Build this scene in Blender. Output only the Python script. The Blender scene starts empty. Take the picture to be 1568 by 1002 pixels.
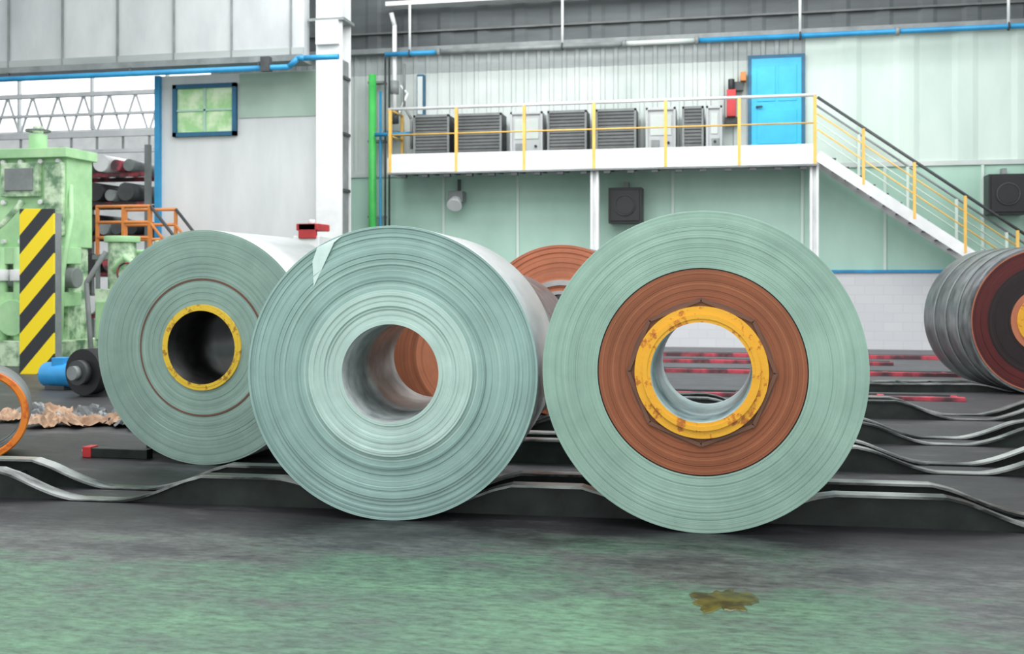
import bpy, bmesh, math, random
from mathutils import Vector, Matrix, noise
scene = bpy.context.scene
random.seed(7)

def lin(c):
    def f(v):
        v/=255.0
        return v/12.92 if v<=0.04045 else ((v+0.055)/1.055)**2.4
    return (f(c[0]),f(c[1]),f(c[2]),1.0)

# ------------------------------------------------------------------ materials
class NT:
    def __init__(s,name):
        s.m=bpy.data.materials.new(name); s.m.use_nodes=True
        s.t=s.m.node_tree; s.n=s.t.nodes; s.l=s.t.links
        s.b=s.n['Principled BSDF']
        s.co=s.n.new('ShaderNodeTexCoord').outputs['Object']
    def val(s,x,sock):
        if isinstance(x,bpy.types.NodeSocket): s.l.new(x,sock)
        else: sock.default_value=x
    def math(s,op,a,b=0.0,c=None,clamp=False):
        n=s.n.new('ShaderNodeMath'); n.operation=op; n.use_clamp=clamp
        s.val(a,n.inputs[0]); s.val(b,n.inputs[1])
        if c is not None: s.val(c,n.inputs[2])
        return n.outputs[0]
    def sep(s,v=None):
        n=s.n.new('ShaderNodeSeparateXYZ'); s.l.new(v or s.co,n.inputs[0]); return n.outputs
    def scale(s,sx,sy,sz,v=None):
        n=s.n.new('ShaderNodeMapping'); n.inputs['Scale'].default_value=(sx,sy,sz)
        s.l.new(v or s.co,n.inputs['Vector']); return n.outputs[0]
    def noise(s,scale,detail=4,rough=0.55,vec=None,w=None):
        n=s.n.new('ShaderNodeTexNoise')
        n.inputs['Scale'].default_value=scale; n.inputs['Detail'].default_value=detail
        n.inputs['Roughness'].default_value=rough
        if w is not None:
            n.noise_dimensions='1D'; s.l.new(w,n.inputs['W'])
        else: s.l.new(vec or s.co,n.inputs['Vector'])
        return n.outputs[0]
    def ramp(s,f,stops):
        n=s.n.new('ShaderNodeValToRGB'); e=n.color_ramp.elements
        while len(e)<len(stops): e.new(0.5)
        for i,(p,c) in enumerate(stops):
            e[i].position=p; e[i].color=c if len(c)==4 else lin(c)
        s.l.new(f,n.inputs[0]); return n.outputs[0]
    def mix(s,f,a,b,mode='MIX'):
        n=s.n.new('ShaderNodeMix'); n.data_type='RGBA'; n.blend_type=mode
        s.val(f,n.inputs[0]); s.val(a,n.inputs[6]); s.val(b,n.inputs[7]); return n.outputs[2]
    def bump(s,h,st=0.2,dist=0.02):
        n=s.n.new('ShaderNodeBump'); n.inputs['Strength'].default_value=st; n.inputs['Distance'].default_value=dist
        s.l.new(h,n.inputs['Height']); s.l.new(n.outputs[0],s.b.inputs['Normal'])
    def fin(s,col,rough=0.5,metal=0.0):
        s.val(col,s.b.inputs['Base Color']); s.val(rough,s.b.inputs['Roughness']); s.b.inputs['Metallic'].default_value=metal
        return s.m

def paint(name,c,c2=None,sc=1.5,rough=0.5,metal=0.0,stretch=(1,1,1),bump=0.0,lo=0.35,hi=0.7):
    t=NT(name)
    if c2 is None: c2=tuple(int(v*0.86) for v in c)
    v=t.scale(*stretch)
    f=t.noise(sc,6,0.6,vec=v)
    col=t.ramp(f,[(lo,c),(hi,c2)])
    if bump: t.bump(f,bump)
    return t.fin(col,rough,metal)

def coil_face(name,cd,cm,cl,freq=22,rough=0.4,metal=0.15,fine=1.0):
    t=NT(name); x,y,z=t.sep()
    r=t.math('SQRT',t.math('ADD',t.math('MULTIPLY',x,x),t.math('MULTIPLY',z,z)))
    n1=t.noise(freq,5,0.75,w=r)
    col=t.ramp(n1,[(0.28,cd),(0.45,cm),(0.58,cm),(0.75,cl)])
    n2=t.noise(2.2,5,0.6)
    g=t.ramp(n2,[(0.3,(216,218,218)),(0.65,(255,255,255))])
    col=t.mix(0.9,col,g,'MULTIPLY')
    t.bump(t.noise(freq*5,3,0.6,w=r),0.18*fine,0.01)
    return t.fin(col,rough,metal)

def chipped(name,a,b,d,sc=9,lo=0.5):
    t=NT(name)
    f=t.noise(sc,6,0.7)
    col=t.ramp(f,[(lo-0.1,a),(lo,a),(lo+0.04,b),(lo+0.16,d)])
    t.bump(f,0.4,0.01)
    return t.fin(col,0.5)

M={}
M['mint']=coil_face('steel_edge_mint',(140,172,159),(162,194,180),(175,206,193),30)
M['mint_mid']=coil_face('steel_edge_blue_mint',(112,140,136),(160,191,185),(204,224,219),14,fine=1.6)
M['mint_light']=coil_face('steel_edge_pale',(156,188,181),(196,221,214),(220,238,233),20)
M['mint_left']=coil_face('steel_edge_grey_mint',(116,144,134),(143,171,160),(160,188,177),26)
M['rust']=coil_face('rusted_steel_edge',(128,74,50),(156,90,60),(176,112,80),26,0.6,0.05)
M['rustdk']=coil_face('rusted_steel_thin',(98,68,56),(122,84,68),(142,106,92),26,0.6,0.05)
M['rust_or']=coil_face('orange_rust_edge',(168,98,70),(206,128,94),(226,158,126),12,0.55,0.05)
M['maroon']=coil_face('maroon_edge',(58,18,18),(96,30,30),(120,44,44),14,0.4,0.1)
M['blackedge']=coil_face('black_edge',(22,16,18),(38,26,28),(64,38,38),20,0.4,0.1)
M['side']=paint('coil_outer_wrap',(218,221,221),(172,180,181),2.0,0.32,0.35,(1,0.3,1))
M['side_dk']=paint('coil_outer_wrap_dark',(140,144,146),(70,74,76),3.0,0.32,0.4,(1,2.5,1))
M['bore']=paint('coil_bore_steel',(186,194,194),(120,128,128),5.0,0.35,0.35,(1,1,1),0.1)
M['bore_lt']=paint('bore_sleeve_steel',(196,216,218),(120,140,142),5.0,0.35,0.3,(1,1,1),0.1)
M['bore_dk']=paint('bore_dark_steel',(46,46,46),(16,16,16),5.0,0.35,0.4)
M['yel_chip']=chipped('chipped_yellow_paint',(240,176,48),(206,126,38),(136,84,46),12,0.55)
M['yel_ring']=chipped('worn_yellow_ring',(222,186,48),(184,140,40),(110,86,42),14,0.54)
M['orange_ring']=chipped('orange_ring',(236,136,44),(226,116,42),(170,86,40),8)
M['strip']=paint('steel_tail_highlight',(222,240,236),(186,212,206),4,0.25,0.3)  # coil tail end, its reflected highlight painted in as a pale colour
M['white']=paint('white_paint',(238,240,240),(210,214,214),1.2,0.5)
M['wallwhite']=paint('white_sheet_wall',(224,227,228),(198,202,205),0.8,0.6,0,(1,1,0.25))
M['corr']=paint('corrugated_pale',(212,219,216),(178,190,185),0.55,0.55,0,(1,1,0.6))
M['corr_mint']=paint('corrugated_pale_mint',(214,230,222),(190,210,200),0.6,0.55,0,(1,1,0.3))
M['mintwall']=paint('mint_wall_paint',(182,216,201),(158,194,178),0.5,0.6,0,(1,1,0.5))
M['mintpale']=paint('pale_mint_band',(178,200,188),(160,182,170),0.8,0.6)
M['band']=paint('dark_clerestory_panel',(98,105,106),(66,71,73),0.7,0.6,0,(0.4,1,2))
M['band2']=paint('grey_transition_panel',(178,186,185),(150,158,157),0.7,0.6,0,(0.4,1,2))
M['greypanel']=paint('girder_panel',(200,204,205),(170,176,178),0.9,0.55,0,(1,1,0.4))
M['dkgrey']=paint('dark_grey_steel',(74,78,80),(50,54,56),2,0.5)
M['louver']=paint('louver_grey',(108,112,112),(82,86,86),2,0.5)
M['midgrey']=paint('mid_grey_steel',(140,146,146),(108,114,114),2,0.5)
M['blue']=paint('blue_paint',(44,150,200),(34,128,178),2,0.45)
M['cyan']=paint('cyan_door_paint',(56,192,232),(40,172,216),1.5,0.4)
M['dkblue']=paint('dark_blue_frame',(34,106,142),(26,86,118),2,0.45)
M['green']=paint('green_paint',(80,205,96),(60,176,84),2,0.45)
M['yellow']=paint('yellow_rail_paint',(238,196,104),(222,174,80),3,0.45)
M['orange']=paint('orange_rail_paint',(226,142,72),(196,116,56),3,0.5)
M['red']=paint('red_paint',(200,56,58),(156,40,46),2,0.5)
M['redfade']=paint('faded_red_paint',(190,70,84),(78,52,58),2.5,0.55,0,(1,1,1),0,0.42,0.56)
M['mach']=paint('machine_green',(182,226,172),(146,194,144),1.6,0.5)
M['mach2']=paint('machine_green_worn',(204,228,194),(100,138,104),4,0.55,0,(1,1,1),0,0.42,0.62)
M['black']=paint('black_paint',(30,32,34),(18,20,22),3,0.45)
M['railtop']=paint('worn_rail_top_highlight',(190,194,192),(58,62,62),3.5,0.3,0.45,(0.35,1,1),0,0.38,0.58)  # worn steel, with the highlight along the top painted into the pale tone
M['railside']=paint('oily_beam_side',(42,52,48),(16,20,20),4,0.45,0.1)
M['paper']=paint('brown_wrapping',(206,176,148),(140,108,86),6,0.8)
M['bluep']=paint('bright_blue_plastic',(48,160,222),(34,130,190),2,0.4)

t=NT('hazard_stripes'); x,y,z=t.sep()
s=t.math('FRACT',t.math('DIVIDE',t.math('SUBTRACT',z,t.math('MULTIPLY',x,1.15)),0.64))
f=t.math('GREATER_THAN',s,0.52)
M['hazard']=t.fin(t.mix(f,lin((250,222,24)),lin((44,48,52))),0.45)

t=NT('block_wall')
br=t.n.new('ShaderNodeTexBrick')
mp=t.n.new('ShaderNodeCombineXYZ'); xs=t.sep(); t.l.new(xs[0],mp.inputs[0]); t.l.new(xs[2],mp.inputs[1]); t.l.new(mp.outputs[0],br.inputs['Vector'])
br.inputs['Color1'].default_value=lin((210,212,214)); br.inputs['Color2'].default_value=lin((205,207,210)); br.inputs['Mortar'].default_value=lin((200,202,205))
br.inputs['Scale'].default_value=1.0; br.inputs['Brick Width'].default_value=0.4; br.inputs['Row Height'].default_value=0.2; br.inputs['Mortar Size'].default_value=0.01
M['brick']=t.fin(br.outputs[0],0.7)

t=NT('window_glass_green')
M['glass']=t.fin(t.ramp(t.noise(2.5,3),[(0.4,(165,215,150)),(0.6,(220,242,205))]),0.15)
t=NT('daylight_clerestory')
t.b.inputs['Emission Color'].default_value=(1,1,1,1); t.b.inputs['Emission Strength'].default_value=1.3
M['sky']=t.fin(lin((240,240,240)),0.5)

t=NT('oil_puddle')
M['oil']=t.fin(t.ramp(t.noise(9,4),[(0.4,(92,92,34)),(0.6,(46,50,24))]),0.2)

# floor: painted walkway in front, oily dark coil yard behind, blackened further for shadow under coils
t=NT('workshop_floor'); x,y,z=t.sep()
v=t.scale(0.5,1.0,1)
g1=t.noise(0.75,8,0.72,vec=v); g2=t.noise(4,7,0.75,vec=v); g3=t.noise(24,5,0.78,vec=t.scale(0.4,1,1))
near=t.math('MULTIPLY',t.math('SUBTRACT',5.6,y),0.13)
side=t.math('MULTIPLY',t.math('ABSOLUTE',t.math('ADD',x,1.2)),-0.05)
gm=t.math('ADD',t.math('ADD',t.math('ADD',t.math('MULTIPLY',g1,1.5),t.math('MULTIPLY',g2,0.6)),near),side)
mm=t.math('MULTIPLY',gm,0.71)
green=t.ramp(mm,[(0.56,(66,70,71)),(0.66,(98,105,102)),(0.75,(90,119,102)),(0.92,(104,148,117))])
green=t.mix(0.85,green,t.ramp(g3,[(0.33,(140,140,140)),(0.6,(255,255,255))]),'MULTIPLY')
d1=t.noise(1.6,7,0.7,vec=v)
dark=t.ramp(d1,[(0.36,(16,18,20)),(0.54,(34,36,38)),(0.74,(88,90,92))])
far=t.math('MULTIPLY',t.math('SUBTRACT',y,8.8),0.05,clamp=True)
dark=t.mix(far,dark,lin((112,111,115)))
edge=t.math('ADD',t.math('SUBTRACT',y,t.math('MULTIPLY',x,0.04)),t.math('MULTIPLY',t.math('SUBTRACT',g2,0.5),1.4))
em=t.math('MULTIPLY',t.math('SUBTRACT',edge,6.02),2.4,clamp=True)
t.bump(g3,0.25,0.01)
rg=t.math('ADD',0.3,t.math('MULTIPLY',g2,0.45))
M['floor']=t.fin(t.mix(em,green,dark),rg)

# ------------------------------------------------------------------ mesh builder
class B:
    def __init__(s): s.bm=bmesh.new(); s.m=[]
    def mi(s,m):
        if m not in s.m: s.m.append(m)
        return s.m.index(m)
    def box(s,x0,x1,y0,y1,z0,z1,m):
        i=s.mi(m)
        v=[s.bm.verts.new(p) for p in [(x0,y0,z0),(x1,y0,z0),(x1,y1,z0),(x0,y1,z0),(x0,y0,z1),(x1,y0,z1),(x1,y1,z1),(x0,y1,z1)]]
        for f in [(0,3,2,1),(4,5,6,7),(0,1,5,4),(1,2,6,5),(2,3,7,6),(3,0,4,7)]:
            s.bm.faces.new([v[k] for k in f]).material_index=i
    def beam(s,p0,p1,w,h,m,up=(0,0,1)):
        p0=Vector(p0);p1=Vector(p1);d=(p1-p0).normalized();u=Vector(up)
        if abs(d.dot(u))>0.98:u=Vector((0,1,0))
        a=d.cross(u).normalized()*w/2;b=a.cross(d).normalized()*h/2;i=s.mi(m)
        v=[s.bm.verts.new(q) for q in [p0-a-b,p0+a-b,p0+a+b,p0-a+b,p1-a-b,p1+a-b,p1+a+b,p1-a+b]]
        for f in [(0,1,2,3),(7,6,5,4),(0,4,5,1),(1,5,6,2),(2,6,7,3),(3,7,4,0)]:
            s.bm.faces.new([v[k] for k in f]).material_index=i
    def cyl(s,p0,p1,r,m,seg=16,r2=None,cap=True):
        p0=Vector(p0);p1=Vector(p1);d=(p1-p0).normalized()
        a=d.orthogonal().normalized();b=d.cross(a);i=s.mi(m);r2=r if r2 is None else r2
        A=[];C=[]
        for k in range(seg):
            t=2*math.pi*k/seg;o=a*math.cos(t)+b*math.sin(t)
            A.append(s.bm.verts.new(p0+o*r));C.append(s.bm.verts.new(p1+o*r2))
        for k in range(seg):
            f=s.bm.faces.new([A[k],A[(k+1)%seg],C[(k+1)%seg],C[k]]);f.material_index=i;f.smooth=True
        if cap:
            s.bm.faces.new(A[::-1]).material_index=i;s.bm.faces.new(C).material_index=i
    def path(s,pts,r,m,seg=10):
        for a,b in zip(pts[:-1],pts[1:]): s.cyl(a,b,r,m,seg)
        for p in pts[1:-1]: s.ball(p,r*1.02,m,seg)
    def ball(s,p,r,m,seg=12,sz=1.0):
        i=s.mi(m)
        g=bmesh.ops.create_uvsphere(s.bm,u_segments=seg,v_segments=max(6,seg//2),radius=r,matrix=Matrix.Translation(p)@Matrix.Diagonal((1,1,sz,1)))
        for v in g['verts']:
            for f in v.link_faces: f.material_index=i; f.smooth=True
    def torus(s,c,axis,R,r,m,n=32,k=8):
        c=Vector(c);ax=Vector(axis).normalized();a=ax.orthogonal().normalized();b=ax.cross(a)
        pts=[c+(a*math.cos(2*math.pi*j/n)+b*math.sin(2*math.pi*j/n))*R for j in range(n+1)]
        for p,q in zip(pts[:-1],pts[1:]): s.cyl(p,q,r,m,k,cap=False)
    def lathe(s,prof,seg=144):
        rings=[]
        for (r,y,m) in prof:
            rings.append([s.bm.verts.new((r*math.cos(2*math.pi*k/seg),y,r*math.sin(2*math.pi*k/seg))) for k in range(seg)])
        n=len(prof)
        for j in range(n):
            A=rings[j];C=rings[(j+1)%n];i=s.mi(prof[j][2]);dr=abs(prof[j][0]-prof[(j+1)%n][0])
            for k in range(seg):
                f=s.bm.faces.new([A[k],A[(k+1)%seg],C[(k+1)%seg],C[k]]);f.material_index=i;f.smooth=dr<1e-4
    def done(s,name,loc=None,rotz=0,bevel=0.0):
        bmesh.ops.recalc_face_normals(s.bm,faces=s.bm.faces[:])
        me=bpy.data.meshes.new(name)
        if loc is None:
            xs=[v.co for v in s.bm.verts]
            c=Vector(((min(v.x for v in xs)+max(v.x for v in xs))/2,(min(v.y for v in xs)+max(v.y for v in xs))/2,min(v.z for v in xs)))
            bmesh.ops.translate(s.bm,verts=s.bm.verts[:],vec=-c); loc=c
        s.bm.to_mesh(me);s.bm.free()
        for m in s.m: me.materials.append(M[m])
        o=bpy.data.objects.new(name,me);scene.collection.objects.link(o)
        o.location=loc;o.rotation_euler=(0,0,math.radians(rotz))
        if bevel:
            md=o.modifiers.new('bevel','BEVEL');md.width=bevel;md.segments=2;md.limit_method='ANGLE';md.angle_limit=math.radians(40)
        return o

# ------------------------------------------------------------------ coils
def coil(name,x,y,R,L,rot,bore,zones,inner,side,seed,jit=0.004,z0=0.0,extra=None):
    rnd=random.Random(seed);b=B();prof=[(bore,L,inner)]
    r=bore
    for (ro,m,off,n) in zones:
        w=(ro-r)/n
        for k in range(n):
            yy=off+rnd.uniform(-jit,jit)
            prof.append((r+k*w,yy,m)); prof.append((r+(k+1)*w-1e-5,yy,m))
        r=ro
    yl=prof[-1][1]
    prof[-1]=(R,yl,zones[-1][1])
    prof.append((R+0.001,yl+0.002,side))
    prof.append((R+0.001,L,zones[-1][1]))
    b.lathe(prof)
    if extra: extra(b)
    return b.done(name,loc=(x,y,R+0.001+z0),rotz=rot)

def core_bits(b):
    n=8    # faceted collar round the yellow core
    for k in range(n):
        a=2*math.pi*(k+0.5)/n
        p=Vector((math.cos(a)*0.400,-0.008,math.sin(a)*0.400)); q=Vector((-math.sin(a),0,math.cos(a)))
        b.beam(p-q*0.166,p+q*0.166,0.022,0.014,'rustdk',up=(0,1,0))
coil('steel_coil_with_yellow_core',-0.245,6.556,0.957,1.0,0,0.297,
     [(0.318,'yel_chip',-0.035,1),(0.345,'yel_chip',-0.042,1),(0.392,'yel_chip',-0.028,2),(0.425,'rustdk',0.0,2),(0.612,'rust',0.0,14),(0.619,'blackedge',0.006,1),(0.957,'mint',0.0,30)],
     'bore_lt','side',3,0.002,extra=core_bits)
def flap(b):
    i=b.mi('strip')
    vs=[b.bm.verts.new(p) for p in [(-0.49,-0.02,0.54),(-0.36,-0.012,0.82),(-0.31,-0.006,0.862),(-0.47,-0.006,0.79),(-0.50,-0.012,0.70)]]
    b.bm.faces.new(vs).material_index=i
    vs2=[b.bm.verts.new(v.co+Vector((0,0.004,0))) for v in vs]
    b.bm.faces.new(vs2[::-1]).material_index=i
coil('steel_coil',-2.158,6.505,0.922,1.5,5.9,0.307,
     [(0.33,'mint_light',-0.03,2),(0.42,'mint_light',-0.022,5),(0.52,'mint_light',-0.035,6),(0.60,'mint_mid',-0.018,4),(0.70,'mint_mid',-0.006,5),(0.80,'mint_mid',-0.012,6),(0.922,'mint_mid',0.0,9)],
     'bore','side',5,0.005,extra=flap)
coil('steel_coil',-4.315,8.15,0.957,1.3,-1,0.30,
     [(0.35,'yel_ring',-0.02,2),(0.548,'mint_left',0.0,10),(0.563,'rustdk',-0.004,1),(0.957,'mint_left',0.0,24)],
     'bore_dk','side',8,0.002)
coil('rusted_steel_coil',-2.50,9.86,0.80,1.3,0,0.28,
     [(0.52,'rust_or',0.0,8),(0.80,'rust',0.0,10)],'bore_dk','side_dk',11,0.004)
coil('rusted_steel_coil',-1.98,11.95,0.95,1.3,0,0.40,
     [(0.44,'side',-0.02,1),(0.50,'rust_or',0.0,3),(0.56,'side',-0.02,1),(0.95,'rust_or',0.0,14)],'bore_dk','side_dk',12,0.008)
def bands(b):
    for yy in (0.35,0.75,1.15):
        b.lathe([(0.981,yy-0.02,'midgrey'),(0.988,yy-0.02,'midgrey'),(0.988,yy+0.02,'midgrey'),(0.981,yy+0.02,'midgrey')],96)
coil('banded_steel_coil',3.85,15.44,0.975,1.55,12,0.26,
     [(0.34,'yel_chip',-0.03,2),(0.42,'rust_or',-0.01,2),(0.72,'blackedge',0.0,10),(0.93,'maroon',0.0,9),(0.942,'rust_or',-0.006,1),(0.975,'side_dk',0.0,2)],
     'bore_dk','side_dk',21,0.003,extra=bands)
b=B();b.lathe([(0.325,0.7,'bore_dk'),(0.325,0.0,'orange_ring'),(0.335,-0.012,'orange_ring'),(0.375,-0.012,'orange_ring'),(0.385,0.0,'midgrey'),(0.385,0.7,'midgrey')],96)
for yy in (0.25,0.5): b.lathe([(0.324,yy,'bore'),(0.318,yy,'bore'),(0.318,yy+0.03,'bore'),(0.324,yy+0.03,'bore')],96)
b.done('coil_core_sleeve',loc=(-6.20,7.90,0.386),rotz=34)

# ------------------------------------------------------------------ cradle rails
def cradle(y,x0,x1,dips,h=0.20,zb=0.0,px=-0.213,rot=3.0):
    b=B()
    def top(x):
        z=h
        for d in dips:
            dx=abs(x-d)
            if dx<0.75:
                c=1.12-math.sqrt(1.12**2-dx*dx)+0.004
                k=0.05
                z=-k*math.log(math.exp(-z/k)+math.exp(-c/k))
        return max(min(z,h),0.014)
    for (ya,yb) in ((y,y+0.10),(y+0.42,y+0.52)):
        n=int((x1-x0)/0.05);im=b.mi('railside');it=b.mi('railtop');prev=None
        for k in range(n+1):
            xx=x0+(x1-x0)*k/n;z=top(xx);zw=max(z-0.016,0.006)
            V=[b.bm.verts.new((p[0]-px,p[1]-y,p[2])) for p in [(xx,ya+0.03,zb),(xx,ya+0.03,zw),(xx,ya-0.01,zw),(xx,ya-0.01,z),(xx,yb+0.01,z),(xx,yb+0.01,zw),(xx,yb-0.03,zw),(xx,yb-0.03,zb)]]
            if prev:
                for j in range(8):
                    q=b.bm.faces.new([prev[j],prev[(j+1)%8],V[(j+1)%8],V[j]]);q.material_index=it if j in(2,3,4) else im
            else: b.bm.faces.new(V).material_index=im
            prev=V
        b.bm.faces.new(prev[::-1]).material_index=im
    xx=x0+0.3
    while xx<x1-0.2:
        if all(abs(xx-d)>0.7 for d in dips): b.box(xx-0.04-px,xx+0.04-px,0.08,0.44,0.0,0.12,'railside')
        xx+=0.45
    return b.done('coil_cradle_rail',loc=(px,y,0),rotz=rot)
cradle(6.86,-9.5,5.5,[-4.30,-2.21,-0.245,1.97])
cradle(8.85,-5.1,6.0,[-4.32,-0.2,1.65])
cradle(10.4,-3.6,6.5,[-2.50,-0.3,1.85])
cradle(12.3,-3.2,7,[-1.98,0.4,2.4])
cradle(15.75,0.5,7,[3.75],0.12,px=3.75,rot=12)
b=B()
b.box(0.08,0.6,0,0.10,0.0,0.08,'railside'); b.box(0,0.08,-0.01,0.11,0.0,0.09,'red'); b.ball((0.0,0.05,0.05),0.035,'white')
b.done('red_ended_steel_bar',loc=(-5.5,8.3,0),bevel=0.006)
for (yy,xa,xb,h) in ((21.9,-3,4.0,0.07),(20.2,-2.4,2.6,0.06),(18.0,-2.5,3.4,0.06),(14.35,-1.2,2.7,0.05)):
    b=B()
    b.box(xa,xb,yy,yy+0.12,0,h,'redfade');b.box(xa,xb,yy+0.5,yy+0.6,0,h*0.8,'dkgrey')
    k=xa+0.2
    while k<xb: b.box(k,k+0.08,yy+0.1,yy+0.52,0,h*0.6,'redfade');k+=0.9
    b.done('red_floor_skid',bevel=0.006)

# ------------------------------------------------------------------ floor
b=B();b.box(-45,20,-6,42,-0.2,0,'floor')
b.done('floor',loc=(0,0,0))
b=B();i=b.mi('oil');n=48;rn=random.Random(4)
pts=[]
for k in range(n):
    a=2*math.pi*k/n;rr=1+0.22*math.sin(2*a+1)+0.16*math.sin(5*a)+0.1*math.sin(9*a+2)+rn.uniform(-.12,.12)
    pts.append((-0.085+0.13*rr*math.cos(a),5.2+0.2*rr*math.sin(a)))
c0=b.bm.verts.new((-0.085,5.2,0.006));A=[b.bm.verts.new((p[0],p[1],0.001)) for p in pts];A2=[b.bm.verts.new((-0.085+(p[0]+0.085)*.93,5.2+(p[1]-5.2)*.93,0.005)) for p in pts]
for k in range(n):
    q=(k+1)%n
    b.bm.faces.new([A[k],A[q],A2[q],A2[k]]).material_index=i;b.bm.faces.new([A2[k],A2[q],c0]).material_index=i
b.done('oil_puddle')

# ------------------------------------------------------------------ back wall
def corrugated(name,x0,x1,y,z0,z1,mat,pitch=0.3,dep=0.04):
    b=B();i=b.mi(mat);x=x0;pts=[]
    while x<x1:
        for dx,dy in ((0,0),(0.55,0),(0.65,dep),(0.9,dep)):
            if x+dx*pitch<x1: pts.append((x+dx*pitch,y-dy))
        x+=pitch
    pts.append((x1,y))
    lo=[b.bm.verts.new((p[0],p[1],z0)) for p in pts];hi=[b.bm.verts.new((p[0],p[1],z1)) for p in pts]
    for k in range(len(pts)-1): b.bm.faces.new([lo[k],lo[k+1],hi[k+1],hi[k]]).material_index=i
    b.box(x0,x1,y+0.005,y+0.15,z0,z1,mat)
    return b.done(name)
b=B();b.box(-13,16,24.95,25.2,0,1.68,'brick');b.done('wall_back_base',loc=(0,0,0))
b=B();b.box(-13,16,24.9,25.1,1.68,1.74,'blue');b.done('trim_1')
b=B();b.box(-13,16,25.0,25.2,1.74,4.1,'mintwall')
for xx in (-7.0,-5.2,-1.6,1.25,3.0,5.0): b.box(xx,xx+0.06,24.96,25.0,1.74,4.1,'corr_mint')
b.box(-13,16,24.95,25.0,4.0,4.1,'corr');b.done('wall_back')
corrugated('wall_back_cladding',-13,1.35,25.0,4.1,6.45,'corr')
corrugated('wall_back_cladding',1.35,16,25.0,4.1,6.9,'corr_mint',1.2)
corrugated('wall_back_cladding',-13,1.35,25.0,6.45,7.0,'band2')
corrugated('wall_back_upper',-13,16,24.9,7.0,10,'band',0.9)
b=B();b.box(-13,16,24.7,24.9,6.92,7.04,'midgrey');b.box(-13,16,24.78,24.88,7.4,7.44,'louver');b.box(-8.2,16,24.3,24.7,7.94,8.04,'white');b.done('trim_3')

b=B()
PZ=6.80
b.cyl((-8.2,24.3,PZ),(-6.9,24.3,PZ),0.055,'blue');b.cyl((-6.9,24.3,PZ),(-2.6,24.3,PZ),0.055,'midgrey');b.cyl((-2.6,24.3,PZ),(-1.0,24.3,PZ),0.056,'corr');b.cyl((-1.0,24.3,PZ),(15,24.3,PZ),0.055,'blue')
for xx in (-7.6,-4.0,1.2,5.4,9): b.cyl((xx,24.3,PZ),(xx,24.3,7.94),0.03,'white');b.torus((xx,24.3,PZ),(1,0,0),0.075,0.02,'dkgrey',16,6)
for xx in (-6.9,-2.6,-1.0,3.2): b.cyl((xx-0.04,24.3,PZ),(xx+0.04,24.3,PZ),0.09,'midgrey')
b.done('overhead_pipe')

b=B()
b.box(0.10,1.34,24.895,24.95,4.285,6.54,'dkblue')
b.box(0.18,1.26,24.89,24.92,4.30,6.46,'cyan')
b.box(0.30,0.70,24.875,24.89,5.5,6.3,'cyan');b.box(0.76,1.16,24.875,24.89,5.5,6.3,'cyan');b.box(0.30,1.16,24.875,24.89,4.55,5.3,'cyan')
b.cyl((0.30,24.89,5.38),(0.30,24.82,5.38),0.025,'dkgrey');b.cyl((0.30,24.82,5.38),(0.42,24.82,5.38),0.02,'dkgrey')
b.done('door_1',bevel=0.008)
b=B();b.box(-0.36,-0.16,24.6,24.9,5.15,5.75,'red');b.box(-0.4,-0.1,24.7,24.95,5.0,5.15,'dkgrey');b.cyl((-0.26,24.75,5.75),(-0.26,24.75,6.0),0.07,'black');b.box(-0.06,0.06,24.7,24.95,5.95,6.15,'orange');b.box(-0.3,0.0,24.8,24.95,5.75,5.95,'dkgrey');b.done('fire_alarm_box',bevel=0.01)

# ------------------------------------------------------------------ mezzanine
DX0,DX1,DY0,DY1,DZ=-7.95,1.52,23.8,24.95,4.28
b=B()
b.box(DX0,DX1,DY0+0.03,DY1-0.06,DZ-0.05,DZ,'midgrey')
b.box(DX0,DX1,DY0-0.02,DY0+0.05,DZ-0.33,DZ+0.04,'white')
b.box(DX0,DX1,DY0-0.07,DY0+0.05,DZ-0.35,DZ-0.31,'midgrey')
b.box(DX0-0.03,DX0+0.05,DY0,DY1-0.06,DZ-0.33,DZ+0.04,'white');b.box(DX1-0.05,DX1,DY0,DY1-0.06,DZ-0.33,DZ+0.04,'white')
x=DX0+0.3
while x<DX1: b.box(x,x+0.08,DY0+0.05,DY1-0.06,DZ-0.28,DZ-0.05,'dkgrey');b.box(x-0.02,x+0.12,DY0-0.05,DY0+0.1,DZ-0.42,DZ-0.35,'dkgrey');x+=0.52
for xx in (-3.3,1.38):
    b.box(xx,xx+0.05,DY0+0.05,DY0+0.25,0.02,DZ-0.33,'white');b.box(xx+0.05,xx+0.13,DY0+0.13,DY0+0.17,0.02,DZ-0.33,'white');b.box(xx+0.13,xx+0.18,DY0+0.05,DY0+0.25,0.02,DZ-0.33,'white')
    b.box(xx-0.06,xx+0.24,DY0-0.02,DY0+0.32,0.0,0.03,'midgrey')
xs=[1.48-1.565*k for k in range(7)]
for xx in xs: b.box(xx-0.033,xx+0.033,DY0-0.03,DY0+0.04,DZ-0.33,DZ+1.15,'yellow')
b.cyl((DX0,DY0,DZ+1.15),(DX1,DY0,DZ+1.15),0.035,'white');b.cyl((DX0,DY0,DZ+0.56),(DX1,DY0,DZ+0.56),0.018,'yellow');b.box(DX0,DX1,DY0-0.01,DY0+0.01,DZ+0.02,DZ+0.12,'white')
b.cyl((DX0,DY0,DZ+1.15),(DX0,DY1-0.1,DZ+1.15),0.03,'yellow');b.cyl((DX0,DY0,DZ+0.56),(DX0,DY1-0.1,DZ+0.56),0.022,'yellow');b.box(DX0-0.03,DX0+0.03,DY1-0.16,DY1-0.1,DZ,DZ+1.15,'yellow')
b.done('mezzanine_walkway')

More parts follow.
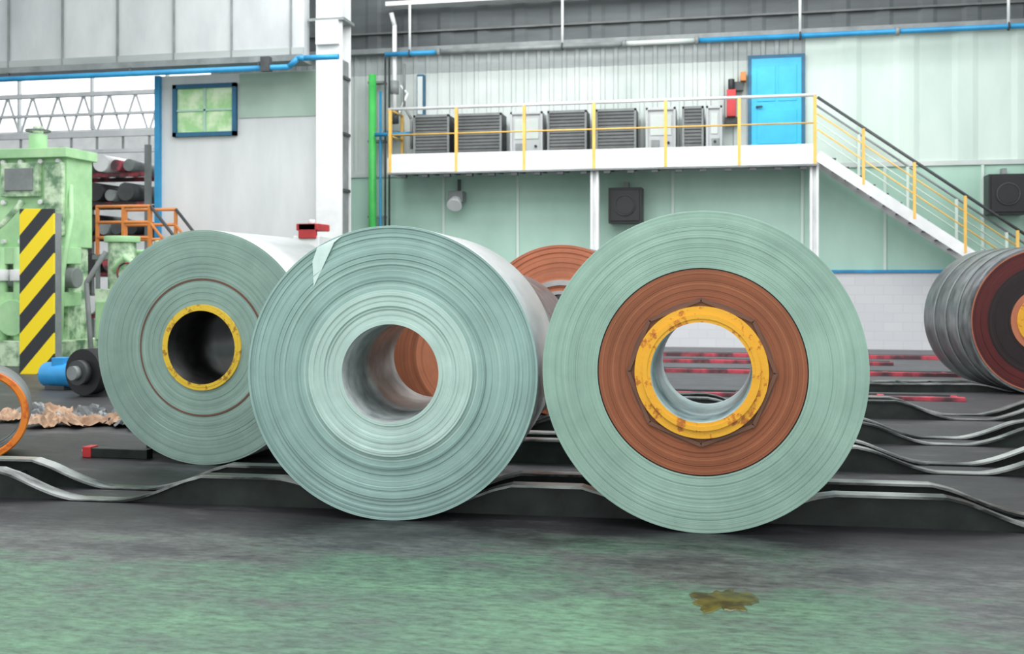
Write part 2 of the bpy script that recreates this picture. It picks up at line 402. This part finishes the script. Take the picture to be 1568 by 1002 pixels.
b=B();sl=0.72;X0=1.53
def sz(x): return DZ-sl*(x-X0)
XE=X0+DZ/sl
for yy in (DY0,DY0+0.95):
    b.beam((X0,yy,sz(X0)-0.13),(XE-0.2,yy,sz(XE-0.2)-0.0),0.05,0.22,'white')
n=int(DZ/0.19)
for k in range(1,n):
    z=DZ-k*0.19;x=X0+(DZ-z)/sl
    b.box(x-0.16,x+0.12,DY0+0.03,DY0+0.92,z-0.03,z,'dkgrey')
for yy in (DY0,DY0+0.95):
    for x in (2.46,3.47,4.46,5.46,6.46): b.box(x-0.028,x+0.028,yy-0.03,yy+0.03,sz(x)-0.1,sz(x)+1.08,'yellow' if yy==DY0 else 'corr_mint')
    b.cyl((X0,yy,sz(X0)+1.1),(6.6,yy,sz(6.6)+1.1),0.032 if yy==DY0 else 0.024,'dkgrey' if yy==DY0 else 'midgrey')
    for h in (0.75,0.42): b.cyl((X0,yy,sz(X0)+h),(6.5,yy,sz(6.5)+h),0.015,'yellow' if yy==DY0 else 'corr_mint')
b.done('metal_staircase')

def vent(x0,x1,dark=True):
    b=B();y0,y1,z0,z1=24.25,24.8,DZ+0.0,DZ+1.05
    fr='midgrey' if dark else 'greypanel'
    b.box(x0,x1,y0+0.05,y1,z0+0.06,z1,'greypanel' if not dark else 'dkgrey')
    for xx in (x0,x1-0.05): b.box(xx,xx+0.05,y0,y0+0.08,z0,z1+0.02,fr)
    b.box(x0,x1,y0,y0+0.08,z1-0.04,z1+0.02,fr);b.box(x0,x1,y0,y0+0.08,z0,z0+0.1,fr)
    if dark:
        z=z0+0.14
        while z<z1-0.08: b.beam((x0+0.05,y0+0.04,z),(x1-0.05,y0+0.04,z),0.05,0.058,'louver');z+=0.075
    else:
        b.box(x0+0.1,x1-0.1,y0+0.03,y0+0.05,z0+0.45,z1-0.15,'corr');b.box(x0+0.12,x0+0.3,y0+0.02,y0+0.05,z0+0.18,z0+0.35,'midgrey');b.cyl((x1-0.16,y0+0.05,z0+0.28),(x1-0.16,y0+0.0,z0+0.28),0.03,'black')
    b.done('ventilation_unit' if dark else 'electrical_cabinet',bevel=0.005)
for a,c in ((-7.5,-6.64),(-6.5,-5.4),(-4.34,-3.44),(-3.24,-2.33)): vent(a,c)
for a,c in ((-5.2,-4.45),(-2.12,-1.46)): vent(a,c,False)
vent(-1.32,-0.85);vent(-0.8,-0.45,False)

def wallbox(name,x,z,w,h,y=24.95,d=0.5):
    b=B();b.box(x-w/2,x+w/2,y-d,y,z-h/2,z+h/2,'black')
    b.box(x-w/2+0.05,x+w/2-0.05,y-d-0.03,y-d,z-h/2+0.05,z+h/2-0.05,'black')
    b.cyl((x,y-d-0.03,z),(x,y-d-0.06,z),min(w,h)*0.28,'black',24);b.torus((x,y-d-0.06,z),(0,1,0),min(w,h)*0.3,0.012,'dkgrey',24,6)
    b.box(x-0.05,x+0.05,y-0.2,y,z+h/2,z+h/2+0.15,'midgrey');b.done(name,bevel=0.015)
wallbox('wall_loudspeaker',-2.6,3.2,0.75,0.8)
wallbox('wall_loudspeaker',5.42,3.32,0.75,0.85)
b=B();b.box(-6.75,-6.4,24.55,24.9,3.35,3.6,'midgrey');b.cyl((-6.57,24.6,3.4),(-6.57,24.45,3.25),0.12,'white',20,0.18);b.box(-6.6,-6.54,24.85,24.95,3.4,3.9,'dkgrey');b.done('floodlight',bevel=0.008)

# ------------------------------------------------------------------ columns, pipes near left
def hcol(x0,x1,y0,y1,z1,mat='white'):
    b=B();t=0.05
    b.box(x0,x1,y0,y0+t,0,z1,mat);b.box(x0,x1,y1-t,y1,0,z1,mat);xm=(x0+x1)/2;b.box(xm-0.03,xm+0.03,y0+t,y1-t,0,z1,mat)
    b.box(x0-0.1,x1+0.1,y0-0.1,y1+0.1,0,0.04,'midgrey')
    for px in (x0-0.04,x1+0.04):
        for py in (y0-0.04,y1+0.04): b.cyl((px,py,0.04),(px,py,0.1),0.03,'dkgrey',6)
    return b
b=hcol(-8.88,-8.30,21.75,22.3,10);b.box(-9.0,-8.22,21.65,22.3,7.0,7.06,'midgrey');b.box(-8.84,-8.34,21.62,21.75,6.5,7.0,'white')
b.box(-8.5,-8.32,21.85,22.2,0.5,6.2,'midgrey')
for z in (1,2.2,3.4,4.6,5.8): b.box(-8.56,-8.28,21.83,22.22,z,z+0.06,'dkgrey')
b.done('structural_column')
b=hcol(5.85,6.2,24.78,24.88,10,'midgrey') if False else hcol(5.95,6.25,24.8,24.9,10,'midgrey');b.done('structural_column')
b=B()
b.cyl((-8.62,24.6,0.0),(-8.62,24.6,6.4),0.09,'green');b.cyl((-8.42,24.6,0.0),(-8.42,24.6,6.0),0.03,'blue')
for z in (1.2,3,4.8,6.2): b.box(-8.75,-8.35,24.62,24.9,z,z+0.05,'midgrey')
b.done('green_riser_pipe')
b=B()
b.path([(-8.1,24.45,7.8),(-8.02,24.45,7.5),(-8.02,24.45,5.2)],0.055,'white');b.path([(-7.8,24.5,6.6),(-7.8,24.5,5.6),(-7.62,24.5,5.3),(-7.62,24.5,4.6)],0.035,'midgrey')
b.path([(-8.5,24.45,4.95),(-7.62,24.45,4.95)],0.05,'blue');b.cyl((-8.02,24.45,6.2),(-8.02,24.45,5.9),0.1,'midgrey');b.cyl((-8.02,24.45,5.5),(-8.02,24.45,5.2),0.1,'dkgrey')
for xx in (-8.3,-8.2): b.cyl((xx,24.6,1.8),(xx,24.6,6.9),0.025,'dkgrey',8)
b.box(-8.35,-8.0,24.6,24.95,5.0,5.06,'midgrey')
b.path([(-7.9,24.5,6.1),(-7.72,24.5,5.9),(-7.9,24.5,5.5),(-8.15,24.5,5.3),(-8.15,24.5,4.4)],0.03,'white')
b.box(-7.58,-7.42,24.8,24.95,5.4,6.4,'dkblue');b.box(-7.56,-7.44,24.78,24.8,5.45,6.35,'corr')
b.done('service_pipes')

b=B();b.box(-12.8,-8.9,22.31,22.5,0,6.1,'wallwhite');b.box(-10.9,-8.95,22.28,22.31,5.1,6.08,'mintpale')
b.done('wall_partition')
b=B();b.box(-12.92,-12.8,22.2,22.55,0,6.1,'blue');b.done('trim_2')
b=B();x0,x1,z0,z1=-12.48,-10.95,4.72,5.88;y=22.3
b.box(x0,x1,y-0.03,y-0.005,z0,z1,'glass')
for (a,c,d,e) in ((x0,x1,z0,z0+0.09),(x0,x1,z1-0.09,z1),(x0,x0+0.09,z0,z1),(x1-0.09,x1,z0,z1)): b.box(a,c,y-0.1,y,d,e,'dkblue')
xm=(x0+x1)/2;b.box(xm-0.025,xm+0.025,y-0.07,y-0.03,z0+.09,z1-.09,'mintwall');b.box(x0+.09,x1-.09,y-0.07,y-0.03,(z0+z1)/2-.02,(z0+z1)/2+.02,'mintwall')
b.done('window_1')
b=B();b.box(-30,-9.05,21.5,21.8,6.25,9.5,'greypanel');b.box(-30,-9.05,21.35,21.95,6.12,6.25,'midgrey');b.box(-30,-9.05,21.46,21.5,6.25,6.42,'band2')
x=-29.6
while x<-9.2: b.box(x,x+0.035,21.45,21.5,6.25,9.5,'midgrey');x+=1.35
b.done('crane_girder')
b=B();b.path([(-25,21.3,5.98),(-9.3,21.3,5.98),(-9.1,21.3,6.15),(-8.95,21.3,6.15),(-8.2,21.3,6.15)],0.06,'blue')
for xx in (-22,-19,-16,-13,-10): b.cyl((xx,21.3,6.0),(xx,21.38,6.13),0.03,'dkgrey')
b.box(-9.9,-9.7,21.2,21.34,5.9,6.2,'dkgrey')
b.done('compressed_air_pipe')

# far hall behind the opening
b=B();b.box(-45,-12,38,38.2,0,7.4,'white');b.box(-45,-12,38,38.2,9.6,12,'white');b.box(-45,-12,38.05,38.2,7.4,9.6,'sky')
x=-44
while x<-12: b.box(x,x+0.1,37.9,38.05,7.4,9.6,'greypanel');x+=3.2
b.done('wall_far_hall')
b=B()
for (z,r) in ((8.0,0.07),(6.6,0.1),(7.3,0.04),(6.0,0.06)): b.box(-40,-13,33.9,34.1,z-r,z+r,'greypanel')
x=-40
while x<-13.5: b.beam((x,34,6.6),(x+0.5,34,8.0),0.06,0.06,'greypanel');b.beam((x+0.5,34,8.0),(x+1.0,34,6.6),0.06,0.06,'greypanel');b.box(x,x+0.05,33.96,34.04,6.0,6.6,'midgrey');x+=1.0
b.box(-13.2,-12.9,33.8,34.2,0,10,'midgrey');b.box(-40,-39.7,33.8,34.2,0,10,'midgrey')
b.done('roof_truss')
b=B();rn=random.Random(9)
for xx in (-18.5,-16.2,-13.9):
    for yy in (23.6,24.8): b.box(xx-0.06,xx+0.06,yy-0.06,yy+0.06,0,4.75,'midgrey')
for z in (0.6,1.6,2.5,3.3,4.0):
    b.box(-18.5,-13.9,23.55,23.65,z,z+0.1,'redfade');b.box(-18.5,-13.9,24.75,24.85,z,z+0.1,'redfade')
    x=-18.2
    while x<-14.1:
        r=rn.uniform(0.13,0.26);b.cyl((x+r,23.3,z+0.1+r),(x+r,25,z+0.1+r),r,rn.choice(['black','dkgrey','redfade','black','midgrey','white']),14);x+=2*r+0.05
b.done('roll_storage_rack')

# ------------------------------------------------------------------ mill machine
b=B()
XR=-11.62
b.box(-15.5,XR-0.08,17.2,17.95,2.1,3.75,'mach');b.box(-15.5,XR,17.05,18.0,3.68,3.85,'mach')
b.box(-12.95,-12.2,17.08,17.2,3.0,3.6,'mach2');b.box(-12.85,-12.3,17.04,17.1,3.1,3.5,'midgrey');b.box(-12.1,XR-0.12,17.1,17.2,2.3,3.6,'mach2')
b.cyl((-12.5,17.5,3.85),(-12.5,17.5,4.15),0.16,'mach');b.cyl((-12.5,17.5,4.15),(-12.5,17.5,4.3),0.09,'mach2');b.torus((-12.5,17.5,4.22),(0,0,1),0.2,0.025,'midgrey',20,6)
for xx in (-15.3,-13.6,-12.35): b.box(xx,xx+0.6,17.3,17.9,0,2.1,'mach2')
b.box(-15.6,XR+0.1,16.8,18.1,0,0.45,'mach2');b.box(-15.5,XR,17.0,17.5,1.05,1.3,'mach');b.box(-15.5,XR,17.0,17.5,1.8,2.1,'mach')
for xx in (-12.9,-12.55,-11.9):
    b.cyl((xx,17.05,0.45),(xx,17.05,2.1),0.1,'mach');b.cyl((xx,17.05,1.5),(xx,17.05,1.7),0.16,'white')
b.cyl((-15,17.2,1.55),(-11.5,17.2,1.55),0.18,'midgrey',20);b.cyl((-12.6,16.9,0.85),(-12.6,17.3,0.85),0.32,'mach',24)
for xx in (-12.95,-12.6,-12.2,-11.85):
    for z in (2.2,2.9,3.62): b.cyl((xx,17.2,z),(xx,17.12,z),0.05,'white',6)
b.path([(-13.2,16.95,0.5),(-13.2,16.8,2.2),(-12.7,16.8,2.5),(-12.4,16.95,2.9)],0.05,'mach2')
b.path([(-11.7,17.0,0.45),(-11.6,16.9,1.6),(-11.55,17.1,2.6),(-11.7,17.3,3.2)],0.045,'mach')
b.done('rolling_mill_stand',bevel=0.02)
def pump(loc,s=1.0,name='hydraulic_pump_unit'):
    b=B()
    b.box(-0.75,0.75,-0.6,0.6,0,0.35,'mach2');b.box(-0.6,0,-0.4,0.4,0.35,1.3,'mach2');b.cyl((0.25,-0.4,0.95),(0.25,0.6,0.95),0.42,'mach',28);b.cyl((0.25,-0.5,0.95),(0.25,-0.4,0.95),0.22,'midgrey',20);b.box(0.0,0.5,-0.3,0.5,0.35,0.6,'mach')
    for k in range(8):
        a=k*math.pi/4;b.cyl((0.25+0.33*math.cos(a),-0.47,0.95+0.33*math.sin(a)),(0.25+0.33*math.cos(a),-0.38,0.95+0.33*math.sin(a)),0.035,'white',6)
    b.cyl((-0.3,-0.1,1.3),(-0.3,-0.1,2.05),0.22,'mach2',20);b.cyl((-0.3,-0.1,2.05),(-0.3,-0.1,2.15),0.28,'mach',20);b.cyl((0.4,0.1,1.3),(0.4,0.1,2.0),0.16,'white',18);b.cyl((0.4,0.1,2.0),(0.4,0.1,2.08),0.21,'mach2',18)
    b.path([(-0.3,-0.35,1.6),(0.0,-0.5,1.8),(0.3,-0.5,1.6),(0.5,-0.4,1.2)],0.05,'mach');b.path([(-0.6,-0.5,0.3),(-0.65,-0.55,1.4),(-0.4,-0.4,1.9)],0.04,'midgrey')
    b.path([(0.6,-0.4,0.3),(0.7,-0.5,1.2),(0.5,-0.3,1.7)],0.035,'mach2');b.path([(-0.7,0.3,0.3),(-0.72,0.3,1.9),(0.3,0.3,1.9),(0.4,0.1,1.7)],0.045,'mach')
    b.torus((0.05,-0.55,1.55),(0,1,0),0.16,0.02,'redfade',20,6);b.box(-0.55,-0.1,-0.46,-0.4,0.5,1.1,'mach')
    o=b.done(name,loc=loc,bevel=0.015);o.scale=(s,s,s)
pump((-10.0,16.8,0),1.05)
pump((-10.95,18.9,0),0.9)
b=B();y=20.4
b.box(-13.3,-12.0,y,y+1.2,1.95,2.05,'midgrey')
for xx in (-13.25,-12.65,-12.05):
    for yy in (y+0.04,y+1.1): b.box(xx,xx+0.07,yy,yy+0.07,0,1.95,'midgrey');b.box(xx,xx+0.06,yy,yy+0.06,2.05,3.05,'orange')
for z in (2.4,2.72,3.05):
    for yy in (y+0.07,y+1.13): b.cyl((-13.25,yy,z),(-12.0,yy,z),0.035,'orange',8)
for yy in (y+0.07,y+1.1):
    b.cyl((-12.0,yy,3.05),(-10.9,yy,1.75),0.035,'dkgrey',8);b.cyl((-12.0,yy,2.7),(-10.9,yy,1.4),0.03,'orange',8);b.beam((-12.0,yy,2.0),(-10.4,yy,0.1),0.05,0.2,'midgrey');b.box(-11.45,-11.4,yy-.02,yy+.03,1.25,2.4,'orange')
for k in range(9): b.box(-12.0+k*0.17,-11.78+k*0.17,y+0.1,y+1.08,1.80-k*0.2,1.83-k*0.2,'midgrey')
b.done('orange_access_platform')

b=B();b.box(-0.29,0.29,0,0.05,0.0,2.66,'hazard');b.box(-0.29,-0.24,0.05,0.25,0.05,2.6,'midgrey');b.box(0.24,0.29,0.05,0.25,0.05,2.6,'midgrey');b.box(-0.33,0.33,0.051,0.35,0,0.06,'dkgrey')
for z in (0.4,1.4,2.4): b.box(-0.26,0.26,0.05,0.12,z,z+0.06,'midgrey')
b.done('hazard_striped_barrier',loc=(-11.1,15.5,0),rotz=6,bevel=0.006)

b=B();b.box(-8.3,-7.8,19.3,19.9,0,1.9,'midgrey');b.box(-8.32,-7.8,19.25,19.9,1.9,2.35,'white');b.box(-8.2,-7.85,19.2,19.3,2.3,2.58,'red');b.box(-8.24,-7.8,19.2,19.8,2.45,2.58,'red');b.cyl((-8.0,19.4,2.58),(-8.0,19.4,2.66),0.06,'white');b.done('control_pedestal',bevel=0.015)

# crumpled sheets of brown wrapping paper on the floor
b=B();rn=random.Random(2)
for k in range(13):
    i=b.mi(rn.choice(['paper','paper','paper','side_dk']));cx=-7.85+k*0.165;cy=10.2+rn.uniform(-.35,.4);a0=rn.uniform(0,3.1);N=13;sx=rn.uniform(.16,.30);sy=rn.uniform(.12,.22);hh=rn.uniform(.10,.24)
    G=[]
    for r in range(N):
        row=[]
        for c in range(N):
            u=(c/(N-1)-.5)*2;v=(r/(N-1)-.5)*2
            n1=noise.noise(Vector((u*1.7+k*3,v*1.7,k)));n2=noise.noise(Vector((u*5+k,v*5,k*2)))
            px=(u*sx)*(1+.3*n1);py=(v*sy)*(1+.3*n2)
            z=max(0.004,hh*(0.45+0.9*n1)*(1-0.75*max(abs(u),abs(v))**2)+0.05*n2+0.02)
            row.append(b.bm.verts.new((cx+px*math.cos(a0)-py*math.sin(a0),cy+px*math.sin(a0)+py*math.cos(a0),z)))
        G.append(row)
    for r in range(N-1):
        for c in range(N-1): b.bm.faces.new([G[r][c],G[r][c+1],G[r+1][c+1],G[r+1][c]]).material_index=i
b.done('crumpled_wrapping_paper')
b=B();b.cyl((-9.5,13.5,0.2),(-9.0,13.4,0.2),0.17,'bluep',20);b.cyl((-9.0,13.4,0.2),(-8.88,13.38,0.2),0.09,'dkgrey');b.box(-9.4,-9.1,13.3,13.6,0,0.06,'dkgrey');b.box(-9.33,-9.15,13.35,13.55,0.33,0.44,'bluep')
b.done('blue_electric_motor',bevel=0.006)
b=B();b.cyl((-8.35,12.6,0.32),(-8.1,13.8,0.32),0.3,'black',32);b.cyl((-8.37,12.5,0.32),(-8.35,12.6,0.32),0.16,'dkgrey',24);b.cyl((-8.39,12.42,0.32),(-8.37,12.5,0.32),0.09,'midgrey',24)
b.box(-8.5,-8.1,12.75,12.95,0,0.1,'dkgrey');b.box(-8.4,-7.95,13.4,13.6,0,0.1,'dkgrey')
b.done('steel_work_roll')

# ------------------------------------------------------------------ light
w=bpy.data.worlds.new('hall_daylight');scene.world=w;w.use_nodes=True
w.node_tree.nodes['Background'].inputs[0].default_value=(0.97,0.99,1,1);w.node_tree.nodes['Background'].inputs[1].default_value=1.2
def area(name,loc,size,e,rx=0,ry=0):
    l=bpy.data.lights.new(name,'AREA');l.shape='RECTANGLE';l.size=size[0];l.size_y=size[1];l.energy=e
    o=bpy.data.objects.new(name,l);scene.collection.objects.link(o);o.location=loc;o.rotation_euler=(math.radians(rx),math.radians(ry),0);return o
area('overhead_fill_light',(-2,2,9),(8,4),480,30)  # added area lights to brighten the hall, no visible fittings overhead
area('overhead_fill_light',(-3,13,9.5),(12,4),700,15)
area('overhead_fill_light',(-3,19,9.5),(14,3),700,25)
area('overhead_fill_light',(-15,28,10),(6,6),700,0)

# ------------------------------------------------------------------ camera
cd=bpy.data.cameras.new('camera');cam=bpy.data.objects.new('camera',cd);scene.collection.objects.link(cam)
cam.location=(0,0,1.5);cam.rotation_euler=(math.radians(90),0,math.radians(12))
cd.sensor_width=36;cd.lens=38.25;cd.shift_y=-0.045;cd.clip_end=200
cd.dof.use_dof=True;cd.dof.focus_distance=6.9;cd.dof.aperture_fstop=3.2
scene.camera=cam
try: scene.view_settings.view_transform='Standard'
except Exception: pass
